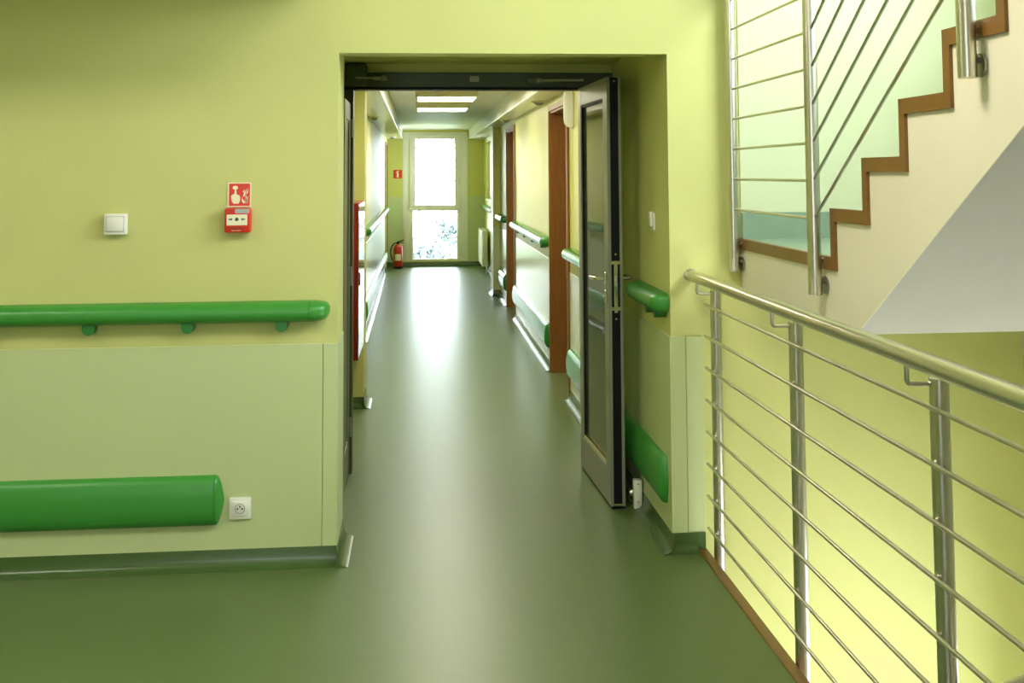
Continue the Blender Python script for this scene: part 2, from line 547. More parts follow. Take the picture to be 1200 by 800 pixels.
# room doors: lining, casing, leaf, handle
def room_door(name, side, y0, y1, label, ztop=2.10):
    x = CR if side > 0 else CL
    root = structroot(name, (x, (y0 + y1) / 2, 0), label)
    s = side
    t = 0.02
    for ya, yb in ((y0, y0 + t), (y1 - t, y1)):
        obj('jamb', MB().box(x - s * 0.004, x + s * 0.14, ya, yb, 0, ztop), 'wood', root)
    obj('jamb_head', MB().box(x - s * 0.004, x + s * 0.14, y0 + t, y1 - t, ztop - t, ztop), 'wood', root)
    for ya, yb in ((y0 - 0.045, y0 + 0.004), (y1 - 0.004, y1 + 0.045)):
        obj('casing', MB().box(x - s * 0.018, x, ya, yb, 0, ztop + 0.04, 0.003, 1), 'wood', root)
    obj('casing', MB().box(x - s * 0.018, x, y0 + 0.004, y1 - 0.004, ztop - 0.004, ztop + 0.04, 0.003, 1), 'wood', root)
    leaf = obj('leaf', MB().box(x + s * 0.115, x + s * 0.155, y0 + t, y1 - t, 0.008, ztop - t, 0.002, 1), 'wood', root)
    h = MB()
    hy = y0 + 0.1
    h.lathe([(0.024, 0), (0.024, 0.008)], hy, 1.03, 16, 'x', x + s * 0.115 - (0.008 if s > 0 else 0))
    h.tube([(x + s * 0.115, hy, 1.03), (x + s * 0.07, hy, 1.03), (x + s * 0.065, hy + 0.02, 1.03), (x + s * 0.065, hy + 0.12, 1.03)], 0.009, 10)
    obj('handle', h, 'chrome', leaf)
    return root


room_door('door_3', 1, *DOORS_R[0], 'brown wooden room door on the right, nearest the glazed door')
room_door('door_4', 1, *DOORS_R[1], 'brown wooden room door on the right, nearer the far window')
room_door('door_5', -1, 10.15, 11.15, 'brown wooden room door on the left behind the red cabinet')
room_door('door_6', -1, 18.78, 19.7, 'brown wooden room door on the left beside the fire extinguisher', 2.08)

# ------------------------------------------------------------------ far window
win = structroot('window_1', (0.3, YE, 0), 'tall white window at the far end of the corridor')
m = MB()
x0, x1, z0, z1 = -0.263, 0.866, 0.09, 2.32
y0, y1 = YE + 0.03, YE + 0.11


def rect_frame(mb, x0, x1, z0, z1, wl, wr_, wb, wt, y0, y1, bev=0.006):
    mb.box(x0, x0 + wl, y0, y1, z0, z1, bev)
    mb.box(x1 - wr_, x1, y0, y1, z0, z1, bev)
    mb.box(x0 + wl - 0.002, x1 - wr_ + 0.002, y0 + 0.001, y1 - 0.001, z0, z0 + wb, bev)
    mb.box(x0 + wl - 0.002, x1 - wr_ + 0.002, y0 + 0.001, y1 - 0.001, z1 - wt, z1, bev)


rect_frame(m, x0, x1, z0, z1, 0.135, 0.140, 0.03, 0.05, y0, y1)
obj('window_frame', m, 'window_frame', win)
obj('mullion', MB().box(x0 + 0.11, x1 - 0.11, y0 - 0.025, y1, 0.957, 1.03, 0.01), 'window_frame', win)
m = MB()
rect_frame(m, x0 + 0.12, x1 - 0.12, 1.005, z1 - 0.045, 0.102, 0.106, 0.05, 0.075, y0 - 0.02, y1 - 0.03)
sash = obj('sash', m, 'window_frame', win)
m = MB()
rect_frame(m, x0 + 0.128, x1 - 0.133, 0.115, 0.965, 0.052, 0.052, 0.012, 0.012, y0 - 0.005, y1 - 0.03)
sash2 = obj('sash', m, 'window_frame', win)
obj('pane', MB().box(-0.05, 0.65, YE + 0.068, YE + 0.074, 1.045, 2.21), 'glass', sash)
obj('pane', MB().box(-0.09, 0.69, YE + 0.068, YE + 0.074, 0.12, 0.962), 'glass', sash2)
h = MB()
h.box(0.70, 0.728, y0 - 0.032, y0 - 0.018, 1.45, 1.56, 0.004)
h.tube([(0.714, y0 - 0.03, 1.53), (0.714, y0 - 0.06, 1.53), (0.714, y0 - 0.065, 1.51), (0.714, y0 - 0.065, 1.41)], 0.008, 8)
obj('handle', h, 'plastic', sash)
portal('far_window_portal', (0.30, YE + 0.14, 1.2), (0.30, 0, 1.2), 1.1, 2.2)

win2 = structroot('added_window', (CR + 0.15, (WY0 + WY1) / 2, WB), 'white side window above the radiator, added to light the far end of the corridor')  # no known window here; added to bring daylight onto the end wall
xw = CR + 0.13
ym = (WY0 + WY1) / 2
for ya, yb in ((WY0, WY0 + 0.05), (WY1 - 0.05, WY1), (ym - 0.04, ym + 0.04)):
    obj('window_frame', MB().box(xw, xw + 0.06, ya, yb, WB, WT, 0.005), 'window_frame', win2)  # frame of the added window
for za, zb in ((WB, WB + 0.05), (WT - 0.05, WT)):
    obj('window_frame', MB().box(xw + 0.001, xw + 0.059, WY0 + 0.05, WY1 - 0.05, za, zb, 0.005), 'window_frame', win2)  # frame of the added window
for ya, yb in ((WY0 + 0.05, ym - 0.04), (ym + 0.04, WY1 - 0.05)):
    obj('pane', MB().box(xw + 0.027, xw + 0.033, ya - 0.005, yb + 0.005, WB + 0.045, WT - 0.045), 'glass', win2)  # pane of the added window
obj('sill', MB().box(CR + 0.055, xw + 0.002, WY0 - 0.03, WY1 + 0.03, WB - 0.025, WB + 0.001, 0.004), 'window_frame', win2)  # sill of the added window

# ------------------------------------------------------------------ glazed double door at the corridor mouth
fr = structroot('trim_4', (0.32, YF, 0), 'dark fixed frame and closer rail of the glazed double door')
obj('post', MB().box(XL - 0.105, -0.352, YF + 0.02, YB, 0, 2.07, 0.003, 1), 'alu_dark', fr)
obj('post', MB().box(0.957, 0.985, YF + 0.02, YB, 0, 2.07, 0.003, 1), 'alu', fr)
obj('filler', MB().box(0.985, XR + 0.01, YF + 0.03, YB, 0, 2.07), 'wall', fr)
hd = obj('header', MB().box(XL - 0.105, XR, YF, YB, 2.072, 2.155, 0.003, 1), 'alu_dark', fr)
obj('gasket', MB().box(XL - 0.1, XR, YF - 0.006, YB - 0.02, 2.060, 2.073), 'black', fr)
obj('label_plate', MB().box(0.285, 0.335, YF - 0.004, YF + 0.001, 2.102, 2.135, 0.001, 1), 'alu', hd)
c = MB()
c.box(-0.395, -0.275, YF - 0.06, YF - 0.001, 2.075, 2.198, 0.012)
cl = obj('closer_body', c, 'alu_dark', fr)
a = MB()
a.tube([(-0.335, YF - 0.075, 2.118), (-0.19, YF - 0.06, 2.118)], 0.006, 8)
a.lathe([(0.012, 0), (0.016, 0.006), (0.016, 0.02), (0.01, 0.026)], -0.185, YF - 0.06, 14, 'z', 2.106)
a.box(-0.24, -0.165, YF - 0.05, YF - 0.02, 2.108, 2.128, 0.004)
obj('closer_arm', a, 'alu', cl)
c = MB()
c.box(0.60, 0.84, YF - 0.05, YF - 0.001, 2.088, 2.128, 0.008)
cl = obj('closer_body', c, 'alu_dark', fr)
a = MB()
a.tube([(0.66, YF - 0.055, 2.108), (0.89, YF - 0.18, 2.100)], 0.007, 8)
a.lathe([(0.012, 0), (0.014, 0.005), (0.014, 0.018), (0.009, 0.024)], 0.66, YF - 0.055, 14, 'z', 2.097)
obj('closer_arm', a, 'alu', cl)


# leaf in local coordinates: x = thickness (0 = corridor-side face seen by us), y = -(distance from the hinge), z up
def glazed_leaf(name, loc, rotz, width, T, label, with_lock, top=2.066, edge='black', skin='alu'):
    root = structroot(name, loc, label, rotz)
    Z0, Z1 = 0.012, top
    sw, swl, br, trr = 0.085, 0.105, 0.172, 0.10
    bev = 0.003
    g = 0.016    # core depth for the dark middle strip on the edge
    for face, (xa, xb) in enumerate(((0, g), (T - g, T))):
        m = MB()
        m.box(xa, xb, -sw, 0, Z0, Z1, bev, 1)
        m.box(xa, xb, -width, -width + swl, Z0, Z1, bev, 1)
        m.box(xa + .0005, xb - .0005, -width + swl - 0.003, -sw + 0.003, Z0, Z0 + br, bev, 1)
        m.box(xa + .0005, xb - .0005, -width + swl - 0.003, -sw + 0.003, Z1 - trr, Z1, bev, 1)
        obj('frame', m, skin, root, True)
    m = MB()
    e = 0.002
    m.box(g, T - g, -sw + 0.004, -e, Z0 + e, Z1 - e)
    m.box(g, T - g, -width + e, -width + swl - 0.004, Z0 + e, Z1 - e)
    m.box(g, T - g, -width + swl - 0.004, -sw + 0.004, Z0 + e, Z0 + br - 0.004)
    m.box(g, T - g, -width + swl - 0.004, -sw + 0.004, Z1 - trr + 0.004, Z1 - e)
    obj('core', m, edge, root, True)
    # gasket round the glass
    m = MB()
    for xa, xb in ((0.006, 0.016), (0.024, T - 0.006)):
        m.box(xa, xb, -sw - 0.005, -sw + 0.002, Z0 + br, Z1 - trr)
        m.box(xa, xb, -width + swl - 0.002, -width + swl + 0.010, Z0 + br, Z1 - trr)
        m.box(xa, xb, -width + swl, -sw, Z1 - trr - 0.012, Z1 - trr + 0.002)
    obj('gasket', m, edge, root, True)
    m = MB()
    for xa, xb in ((0.003, 0.016), (0.024, T - 0.003)):
        m.box(xa, xb, -width + swl + 0.002, -sw - 0.002, Z0 + br - 0.002, Z0 + br + 0.014, 0.003, 1)
    obj('glazing_bead', m, 'chrome', root, True)
    pz = 0.017 if with_lock else T - 0.014
    obj('pane', MB().box(pz, pz + 0.006, -width + swl, -sw, Z0 + br, Z1 - trr), 'door_glass' if with_lock else edge, root, True)
    obj('drip_seal', MB().box(0.006, T - 0.006, -width + 0.004, -0.004, 0.0015, Z0 + 0.002), 'black', root, True)
    if with_lock:
        yE = -width
        k = MB()
        k.box(T / 2 - 0.009, T / 2 + 0.009, yE - 0.004, yE + 0.003, 0.925, 1.175, 0.0015, 1)
        lk = obj('lock_plate', k, 'chrome', root, True)
        for zc in (0.945, 1.165):
            obj('strike', MB().box(T / 2 - 0.024, T / 2 + 0.024, yE - 0.006, yE + 0.003, zc - 0.009, zc + 0.009, 0.002, 1), 'chrome', lk, True)
        k = MB()
        k.box(T / 2 - 0.006, T / 2 + 0.006, yE - 0.012, yE - 0.003, 1.07, 1.10, 0.002, 1)
        obj('latch', k, 'steel', lk, True)
        for zc in (0.895, 1.205, 2.045):
            s_ = MB()
            s_.lathe([(0.0055, 0), (0.0055, 0.003), (0.003, 0.0045)], T / 2, zc, 10, 'y', 0)
            for v in s_.bm.verts:
                v.co.y = yE + 0.003 - v.co.y * 1.4
            obj('screw', s_, 'chrome', root, True)
        m = MB()     # bright clip at the foot of the lock edge
        m.box(0.012, T - 0.012, yE - 0.004, yE + 0.003, 0.014, 0.026, 0.002, 1)
        obj('foot_clip', m, 'chrome', root, True)
        for side in (0, 1):
            hx = 0 if side == 0 else T
            d = -1 if side == 0 else 1
            yk = yE + 0.058
            k = MB()
            k.box(hx if d > 0 else hx - 0.007, hx + 0.007 if d > 0 else hx, yk - 0.016, yk + 0.016, 1.055, 1.115, 0.003, 1)
            k.tube([(hx, yk, 1.085), (hx + d * 0.045, yk, 1.085), (hx + d * 0.053, yk + 0.012, 1.085), (hx + d * 0.053, yk + 0.125, 1.083), (hx + d * 0.042, yk + 0.14, 1.083)], 0.009, 10)
            obj('lever_handle', k, 'chrome', root, True)
            k = MB()
            k.box(hx if d > 0 else hx - 0.006, hx + 0.006 if d > 0 else hx, yk - 0.014, yk + 0.014, 0.965, 1.03, 0.003, 1)
            k.lathe([(0.008, 0), (0.008, 0.014)], yk, 1.0, 12, 'x', hx if d > 0 else hx - 0.014)
            obj('cylinder_plate', k, 'chrome', root, True)
    # hinges
    for zc in (0.25, 1.05, 1.85):
        k = MB().tube([(T + 0.006, 0.006, zc - 0.05), (T + 0.006, 0.006, zc + 0.05)], 0.008, 10)
        obj('hinge', k, 'alu', root, True)
    return root


glazed_leaf('door_1', (0.884, 6.33, 0), 0.0406, 0.79, 0.072, 'tall grey framed glass door leaf standing open into the hall', True)
glazed_leaf('door_2', (-0.424, 6.33, 0), 0.0, 0.48, 0.058, 'narrow second leaf folded against the left jamb', False, 1.985, 'alu_leaf', 'alu_leaf')


# ------------------------------------------------------------------ stair: landing, flight, treads, edging
XF, YS, TR, RS, ZL = 1.396, 3.798, 0.291, 0.1656, 1.306
NST = 12
st = thing('staircase', 'cream stair flight with brown zigzag edge rising over the landing', 'staircase', (XF, YS, ZL))
CRY, CRZ = 3.61, 1.078        # crease where the landing slab meets the sloping underside
SL = RS / TR
poly = [(D - 0.006, CRZ), (D - 0.006, ZL)]
y, z = YS, ZL
poly.append((y, z))
for i in range(NST):
    z += RS
    poly.append((y, z))
    y -= TR
    poly.append((y, z))
y_end, z_end = y, z
poly.append((y_end, z_end - 0.28))
poly.append((CRY, CRZ))
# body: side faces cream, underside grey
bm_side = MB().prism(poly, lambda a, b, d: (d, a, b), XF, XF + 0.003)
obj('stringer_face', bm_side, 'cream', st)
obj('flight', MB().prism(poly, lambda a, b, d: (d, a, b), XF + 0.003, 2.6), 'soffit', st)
# landing and step coverings
obj('landing_covering', MB().box(XF + 0.01, 2.6, YS, D - 0.016, ZL - 0.0005, ZL + 0.004), 'landing', st)
obj('landing_skirting', MB().box(XF + 0.004, 2.6, D - 0.016, D - 0.006, ZL, ZL + 0.118, 0.002, 1), 'landing', st)
for i in range(NST):
    zt = ZL + RS * (i + 1)
    yt = YS - TR * i
    m = MB().box(XF + 0.01, 2.6, yt - TR, yt + 0.003, zt - 0.0005, zt + 0.003)
    m.box(XF + 0.01, 2.6, yt - 0.0005, yt + 0.003, zt - RS + 0.004, zt)
    obj('tread', m, 'landing', st)
# brown edging: zigzag band proud of the stringer
TB, TV = 0.040, 0.040
outer = [(D - 0.006, ZL + 0.005), (YS, ZL + 0.005)]
inner = [(D - 0.006, ZL - TB), (YS - TV, ZL - TB)]
z = ZL
y = YS
for i in range(NST):
    z += RS
    outer.append((y, z + 0.004))
    inner.append((y - TV, z - TB))
    y -= TR
    if i < NST - 1:
        outer.append((y, z + 0.004))
        inner.append((y - TV, z - TB))
outer.append((y, z + 0.004))
inner.append((y, z - TB))
m = MB()
for i in range(len(outer) - 1):
    q = [outer[i], outer[i + 1], inner[i + 1], inner[i]]
    m.prism(q, lambda a, b, d: (d, a, b), XF - 0.010, XF + 0.012)
obj('edging', m, 'brown', st)

# ------------------------------------------------------------------ upper railing (on the stair)
ur = thing('stair_railing', 'steel railing on the upper flight, bars turning up with the steps', 'railing', (1.36, 3.88, 1.178))
XPU = 1.355
PR = 0.0235
SLB = 0.598


def post_tube(mb, x, y, z0, z1, r=PR, n=24):
    mb.lathe([(r - 0.003, z0), (r, z0 + 0.002), (r, z1 - 0.002), (r - 0.003, z1)], x, y, n)


POSTS_U = [(4.885, 1.171, 2.385), (3.868, 1.178, 2.395), (2.725, 1.827, 3.0), (1.62, 2.49, 3.66)]
for (py, pz, pt) in POSTS_U:
    m = MB()
    post_tube(m, XPU, py, pz, pt)
    ps = obj('post', m, 'steel', ur)
    zb = pz + 0.045
    obj('bolt', MB().tube([(XPU + 0.01, py, zb), (XF - 0.0005, py, zb)], 0.008, 10), 'steel_dark', ps)
    obj('bolt', MB().tube([(XPU + 0.01, py, zb + 0.075), (XF - 0.011, py, zb + 0.075)], 0.008, 10), 'steel_dark', ps)
    obj('rosette', MB().lathe([(0.030, 0), (0.030, 0.006), (0.024, 0.009)], py, zb - 0.012, 20, 'x', XF - 0.010), 'steel_dark', ps)
XB = XPU - PR - 0.004
YBEND = 3.868
for i in range(8):
    zb = 1.438 + 0.1297 * i
    m = MB()
    ytop = 1.5
    m.tube([(XPU, 4.86, zb), (XPU, YBEND + 0.02, zb), (XPU, YBEND - 0.02, zb + 0.008), (XPU, ytop, zb + 0.008 + (YBEND - 0.02 - ytop) * SLB)], 0.0055, 10)
    obj('bar', m, 'steel', ur)
m = MB()
zt = 2.40
m.tube([(XPU, 4.90, zt), (XPU, YBEND + 0.06, zt), (XPU, YBEND - 0.02, zt + 0.03), (XPU, 1.5, zt + 0.03 + (YBEND - 0.02 - 1.5) * SLB)], 0.0225, 20)
obj('handrail', m, 'steel', ur)

# ------------------------------------------------------------------ lower railing (hall floor edge)
lr = thing('floor_railing', 'steel railing guarding the stairwell along the brown floor edge', 'railing', (1.25, 3.77, 0))
XP = 1.25
YPS = [4.807, 3.770, 2.709, 1.67, 0.62]
for py in YPS:
    m = MB()
    post_tube(m, XP, py, -0.20, 1.103)
    ps = obj('post', m, 'steel', lr)
    k = MB()
    k.tube([(XP - 0.02, py, 1.088), (1.182, py, 1.088), (1.174, py, 1.091), (1.170, py, 1.099), (1.170, py, 1.135)], 0.0062, 10)
    obj('bracket', k, 'steel', ps)
    for zz in (-0.07, -0.15):
        obj('bolt', MB().tube([(XP - 0.02, py, zz), (1.2245, py, zz)], 0.008, 10), 'steel_dark', ps)
XBAR = XP - PR - 0.0055
for i in range(8):
    zb = 1.035 - 0.1332 * i
    obj('bar', MB().tube([(XBAR, 4.872, zb), (XBAR, 0.3, zb)], 0.0062, 12), 'steel', lr)
m = MB()
m.tube([(1.170, 4.917, 1.156), (1.170, 0.3, 1.156)], 0.0235, 28)
hr = obj('handrail', m, 'steel', lr)
obj('wall_rosette', MB().lathe([(0.028, 0), (0.028, 0.004), (0.025, 0.006)], 1.170, 1.156, 20, 'y', D - 0.0065), 'steel', hr)

# handrail of the flight below, its top just showing
bl = thing('lower_stair_railing', 'steel handrail of the flight below, past the bars', 'railing', (1.36, 3.0, -1.3))
ly0, lz0 = 2.72, 0.345
m = MB()
m.tube([(1.36, 3.75, lz0 - (3.75 - ly0) * 0.6), (1.36, 1.2, lz0 + (ly0 - 1.2) * 0.6 - 0.0)], 0.0225, 20)
obj('handrail', m, 'steel', bl)
for py in (3.6, 1.45):
    zz = lz0 + (ly0 - py) * 0.6
    m = MB()
    post_tube(m, 1.36, py, zz - 1.0, zz - 0.01)
    obj('post', m, 'steel', bl)
lf = thing('lower_staircase', 'cream stair flight below the railing', 'staircase', (1.4, 3.8, -1.35))
poly = [(D - 0.002, -1.55), (D - 0.002, -1.34), (3.8, -1.34)]
y, z = 3.8, -1.34
for i in range(8):
    z += 0.166
    poly.append((y, z))
    y -= 0.29
    poly.append((y, z))
poly.append((y, z - 0.28))
poly.append((3.61, -1.55))
obj('flight', MB().prism(poly, lambda a, b, d: (d, a, b), 1.386, 2.6), 'cream', lf)


# ------------------------------------------------------------------ wall guards: handrails and bumpers
def rail_profile(h, dmax, dmin=0.0, n=20, flat=0.35):
    """closed ring of (distance from wall, height offset): flat back, rounded front"""
    pts = []
    for k in range(n + 1):
        a = -PI / 2 + PI * k / n
        ca, sa = math.cos(a), math.sin(a)
        d = dmin + (dmax - dmin) * (abs(ca) ** 0.75)
        zz = (h / 2) * math.copysign(abs(sa) ** 0.85, sa)
        pts.append((d, zz))
    return pts


def guard(root, prof, place, t0, t1, zc, cap0, cap1, cl, railmat, capmat, lensy=False):
    """rail from t0 to t1 along the wall; place(t, d, z) -> world; cap lengths cl at flagged ends"""
    gap = 0.0016
    a = t0 + (cl if cap0 else 0)
    b = t1 - (cl if cap1 else 0)
    sgn = 1 if t1 > t0 else -1
    a = t0 + sgn * (cl if cap0 else 0)
    b = t1 - sgn * (cl if cap1 else 0)
    obj('rail', MB().loft([[Vector(place(t, d, zc + zz)) for d, zz in prof] for t in (a, b)]), railmat, root)
    # dark joint ring between rail and cap, then the cap
    for flag, tb, s in ((cap0, a, -sgn), (cap1, b, sgn)):
        if not flag:
            continue
        rings = []
        N = 8
        for k in range(N + 1):
            u = k / N
            sc = math.sqrt(max(0.0, 1 - u ** 2.6)) if not lensy else (1 - u ** 2.0 * 0.98)
            sc = max(sc, 0.02)
            tt = tb + s * (gap + (cl - gap) * u)
            if lensy:
                rings.append([Vector(place(tt, d * sc, zc + zz * (1 - 0.9 * u ** 2.2))) for d, zz in prof])
            else:
                dz = 0.16 * (1 - sc) * (max(zz for d, zz in prof))
                rings.append([Vector(place(tt, d * (0.25 + 0.75 * sc) if k < N else d * 0.1, zc + zz * (0.30 + 0.70 * sc) + dz)) for d, zz in prof])
        obj('end_cap', MB().loft(rings), capmat, root)
        obj('joint', MB().loft([[Vector(place(tb + s * q, d * 0.96, zc + zz * 0.96)) for d, zz in prof] for q in (0.0, gap)]), 'black', root)


def tongue(root, place, t, zc, zlow):
    """rail bracket showing as a rounded tongue below the rail"""
    pts = []
    wd = 0.024
    for k in range(13):
        a = PI + PI * k / 12
        pts.append((wd * math.cos(a), zlow + wd * 0.95 + wd * 0.95 * math.sin(a)))
    pts += [(wd * 1.05, zc - 0.02), (-wd * 1.05, zc - 0.02)]
    m = MB().loft([[Vector(place(t + a, d, b)) for a, b in pts] for d in (0.0, 0.045, 0.052)], True, True, False)
    obj('bracket', m, 'green_dark', root)


HP = rail_profile(0.088, 0.080, 0.004)
BP = rail_profile(0.200, 0.045, 0.0)
ZHR = 1.033
ZBM = 0.275
front = lambda t, d, z: (t, D - 0.0005 - d, z)
frontp = lambda t, d, z: (t, D - 0.0072 - d, z)
jr = lambda t, d, z: (XR - 0.0005 - d, t, z)
jrp = lambda t, d, z: (XR - 0.0072 - d, t, z)
crp = lambda t, d, z: (CR - 0.0003 - d, t, z)
crlow = lambda t, d, z: (CR - 0.0062 - d, t, z)
clp = lambda t, d, z: (CL + 0.0003 + d, t, z)
cllow = lambda t, d, z: (CL + 0.0062 + d, t, z)
crb = lambda t, d, z: (CR + 0.0747 - d, t, z)

G = 'green wall handrails'
g = thing('wall_handrail', 'long green handrail on the left wall under the red call point', 'handrail', (-1.5, D, ZHR), 0, G)
guard(g, HP, front, -4.1, -0.366, ZHR, False, True, 0.082, 'green_matte', 'green_matte')
for x in (-1.331 - 0.39, -1.331, -0.939, -0.560, -2.11, -2.5, -2.9):
    tongue(g, front, x, ZHR, 0.953)
g = thing('wall_handrail', 'short green handrail on the right jamb beside the open glass door', 'handrail', (XR, 5.2, ZHR), 0, G)
guard(g, HP, jr, 4.935, 5.62, ZHR, True, True, 0.075, 'green_matte', 'green_matte')
for y in (5.02, 5.2):
    tongue(g, jr, y, ZHR, 0.966)
g = thing('wall_handrail', 'corridor handrail on the right, nearest the glass door and mostly behind it', 'handrail', (CR, 7.3, ZHR), 0, G)
guard(g, HP, crp, 6.52, 8.10, ZHR, True, True, 0.075, 'green', 'green_dark')
g = thing('wall_handrail', 'corridor handrail on the right between the two brown doors', 'handrail', (CR, 11, ZHR), 0, G)
guard(g, HP, crp, 9.42, 12.72, ZHR, True, True, 0.09, 'green', 'green_dark')
for y in (9.7, 10.5, 11.3, 12.1):
    tongue(g, crp, y, ZHR, 0.972)
g = thing('wall_handrail', 'short corridor handrail on the right beyond the farther brown door', 'handrail', (CR, 14.5, ZHR), 0, G)
guard(g, HP, crp, 14.02, 15.1, ZHR, True, True, 0.09, 'green', 'green_dark')
g = thing('wall_handrail', 'farthest corridor handrail on the right, above the radiator', 'handrail', (CR, 18.6, ZHR), 0, G)
guard(g, HP, crb, 17.2, 19.9, ZHR, True, True, 0.09, 'green', 'green_dark')
g = thing('wall_handrail', 'long corridor handrail on the left beyond the red cabinet', 'handrail', (CL, 15, ZHR), 0, G)
guard(g, HP, clp, 11.35, 18.66, ZHR, True, True, 0.09, 'green', 'green_dark')

G = 'green wall bumpers near the floor'
g = thing('wall_bumper', 'wide green bumper rail on the left wall beside the socket', 'bumper', (-1.5, D, ZBM), 0, G)
guard(g, BP, frontp, -4.1, -0.789, ZBM, False, True, 0.036, 'green_matte', 'green_matte', True)
g = thing('wall_bumper', 'green bumper rail on the right jamb behind the open glass door', 'bumper', (XR, 5.5, ZBM), 0, G)
guard(g, BP, jrp, 4.975, 6.28, ZBM, True, True, 0.036, 'green_matte', 'green_matte', True)
g = thing('wall_bumper', 'corridor bumper rail on the right, nearest the glass door', 'bumper', (CR, 7.3, ZBM), 0, G)
guard(g, BP, crlow, 6.52, 8.10, ZBM, True, True, 0.036, 'green', 'green_dark', True)
g = thing('wall_bumper', 'corridor bumper rail on the right between the two brown doors', 'bumper', (CR, 11, ZBM), 0, G)
guard(g, BP, crlow, 9.42, 12.72, ZBM, True, True, 0.036, 'green', 'green_dark', True)
g = thing('wall_bumper', 'short corridor bumper rail on the right beyond the farther brown door', 'bumper', (CR, 14.5, ZBM), 0, G)
guard(g, BP, crlow, 14.02, 15.1, ZBM, True, True, 0.036, 'green', 'green_dark', True)
g = thing('wall_bumper', 'long corridor bumper rail on the left beyond the red cabinet', 'bumper', (CL, 15, ZBM), 0, G)
guard(g, BP, cllow, 11.35, 18.66, ZBM, True, True, 0.036, 'green', 'green_dark', True)

# ------------------------------------------------------------------ small things on the left wall
s = thing('light_switch', 'square white switch box on the left wall beside the call point', 'switch', (-1.2375, D, 1.40))
obj('housing', MB().box(-1.2825, -1.1925, D - 0.034, D - 0.0005, 1.357, 1.443, 0.006), 'plastic', s)
obj('rocker', MB().box(-1.2715, -1.2035, D - 0.041, D - 0.032, 1.372, 1.430, 0.004), 'plastic', s)
obj('surround', MB().box(-1.2745, -1.2005, D - 0.0345, D - 0.030, 1.369, 1.433, 0.001, 1), 'plastic_grey', s)

# call point sign: luminous border, red field, hand and flames
X0, X1, Z0, Z1 = -0.791, -0.695, 1.4665, 1.567
s = thing('fire_alarm_sign', 'square red sign with a white pressing hand and flames', 'sign', ((X0 + X1) / 2, D, (Z0 + Z1) / 2))
obj('backing', MB().box(X0, X1, D - 0.003, D - 0.0003, Z0, Z1), 'sign_white', s)
obj('field', MB().box(X0 + 0.006, X1 - 0.004, D - 0.0036, D - 0.002, Z0 + 0.004, Z1 - 0.004), 'sign_red', s)


def flat(polys, ox, oz, sc, y0, y1):
    m = MB()
    for p in polys:
        m.prism(p, lambda a, b, d: (ox + a * sc, d, oz + b * sc), y0, y1)
    return m


# hand drawn in a 100-unit square: fist with a pointing finger pressing a round button
hand = [
    [(9, 44), (18, 52), (24, 54), (26, 72), (33, 72), (34, 52), (40, 50), (46, 48), (50, 40), (50, 24), (44, 10), (20, 10), (12, 24)],
    [(28 + 12 * math.cos(a * PI / 8), 82 + 9 * math.sin(a * PI / 8)) for a in range(16)],
]
obj('pictogram', flat(hand, X0 + 0.006, Z0 + 0.004, 0.00092, D - 0.0042, D - 0.003), 'sign_white', s)
def tongue_shape(x0, z0, x1, z1, wd, bend):
    n = 6
    lft, rgt = [], []
    dx, dz = x1 - x0, z1 - z0
    L = math.hypot(dx, dz)
    nx, nz = -dz / L, dx / L
    for k in range(n + 1):
        u = k / n
        ww = wd * (0.35 + 0.65 * math.sin(PI * min(1, u + 0.25))) * (1 - u ** 3) + 0.4
        off = bend * math.sin(PI * u)
        px, pz = x0 + dx * u + nx * off, z0 + dz * u + nz * off
        lft.append((px + nx * ww, pz + nz * ww))
        rgt.append((px - nx * ww, pz - nz * ww))
    return lft + rgt[::-1]


flames = [tongue_shape(70, 12, 58, 40, 4.5, 3), tongue_shape(74, 12, 74, 56, 4.0, -3), tongue_shape(78, 12, 88, 46, 4.5, 3),
          tongue_shape(66, 42, 84, 80, 3.0, 3), tongue_shape(80, 54, 89, 74, 2.6, 2), tongue_shape(64, 60, 72, 74, 2.0, 2)]
obj('pictogram', flat(flames, X0 + 0.006, Z0 + 0.004, 0.00092, D - 0.0042, D - 0.003), 'sign_white', s)

s = thing('call_point', 'red fire alarm call point box with a white break panel, under the hand sign', 'fire alarm', (-0.743, D, 1.414))
obj('housing', MB().box(-0.7955, -0.6905, D - 0.052, D - 0.0005, 1.361, 1.463, 0.007), 'red', s)
obj('break_panel', MB().box(-0.786, -0.702, D - 0.0545, D - 0.048, 1.391, 1.436, 0.002, 1), 'sign_white', s)
obj('seal', MB().box(-0.752, -0.694, D - 0.0535, D - 0.048, 1.441, 1.459, 0.001, 1), 'plastic_grey', s)
ar = []
for sg in (-1, 1):
    cxx = 50 - sg * 30
    ar.append([(cxx - sg * 9, 47), (cxx - sg * 9, 53), (cxx + sg * 2, 53), (cxx + sg * 2, 57), (cxx + sg * 10, 50), (cxx + sg * 2, 43), (cxx + sg * 2, 47)])
ar.append([(50 + 9 * math.cos(a * PI / 8), 50 + 9 * math.sin(a * PI / 8)) for a in range(16)])
obj('arrow_marks', flat(ar, -0.786, 1.3745, 0.00084, D - 0.0555, D - 0.054), 'socket_dark', s)
txt = []
for k in range(9):
    txt.append([(14 + k * 8, 0), (14 + k * 8 + 5.5, 0), (14 + k * 8 + 5.5, 4), (14 + k * 8, 4)])
obj('lettering', flat(txt, -0.786, 1.377, 0.00084, D - 0.0535, D - 0.051), 'socket_dark', s)
txt = [[(26 + k * 9, 0), (26 + k * 9 + 6, 0), (26 + k * 9 + 6, 3), (26 + k * 9, 3)] for k in range(5)]
obj('lettering', flat(txt, -0.786, 1.369, 0.00084, D - 0.0530, D - 0.0505), 'sign_white', s)

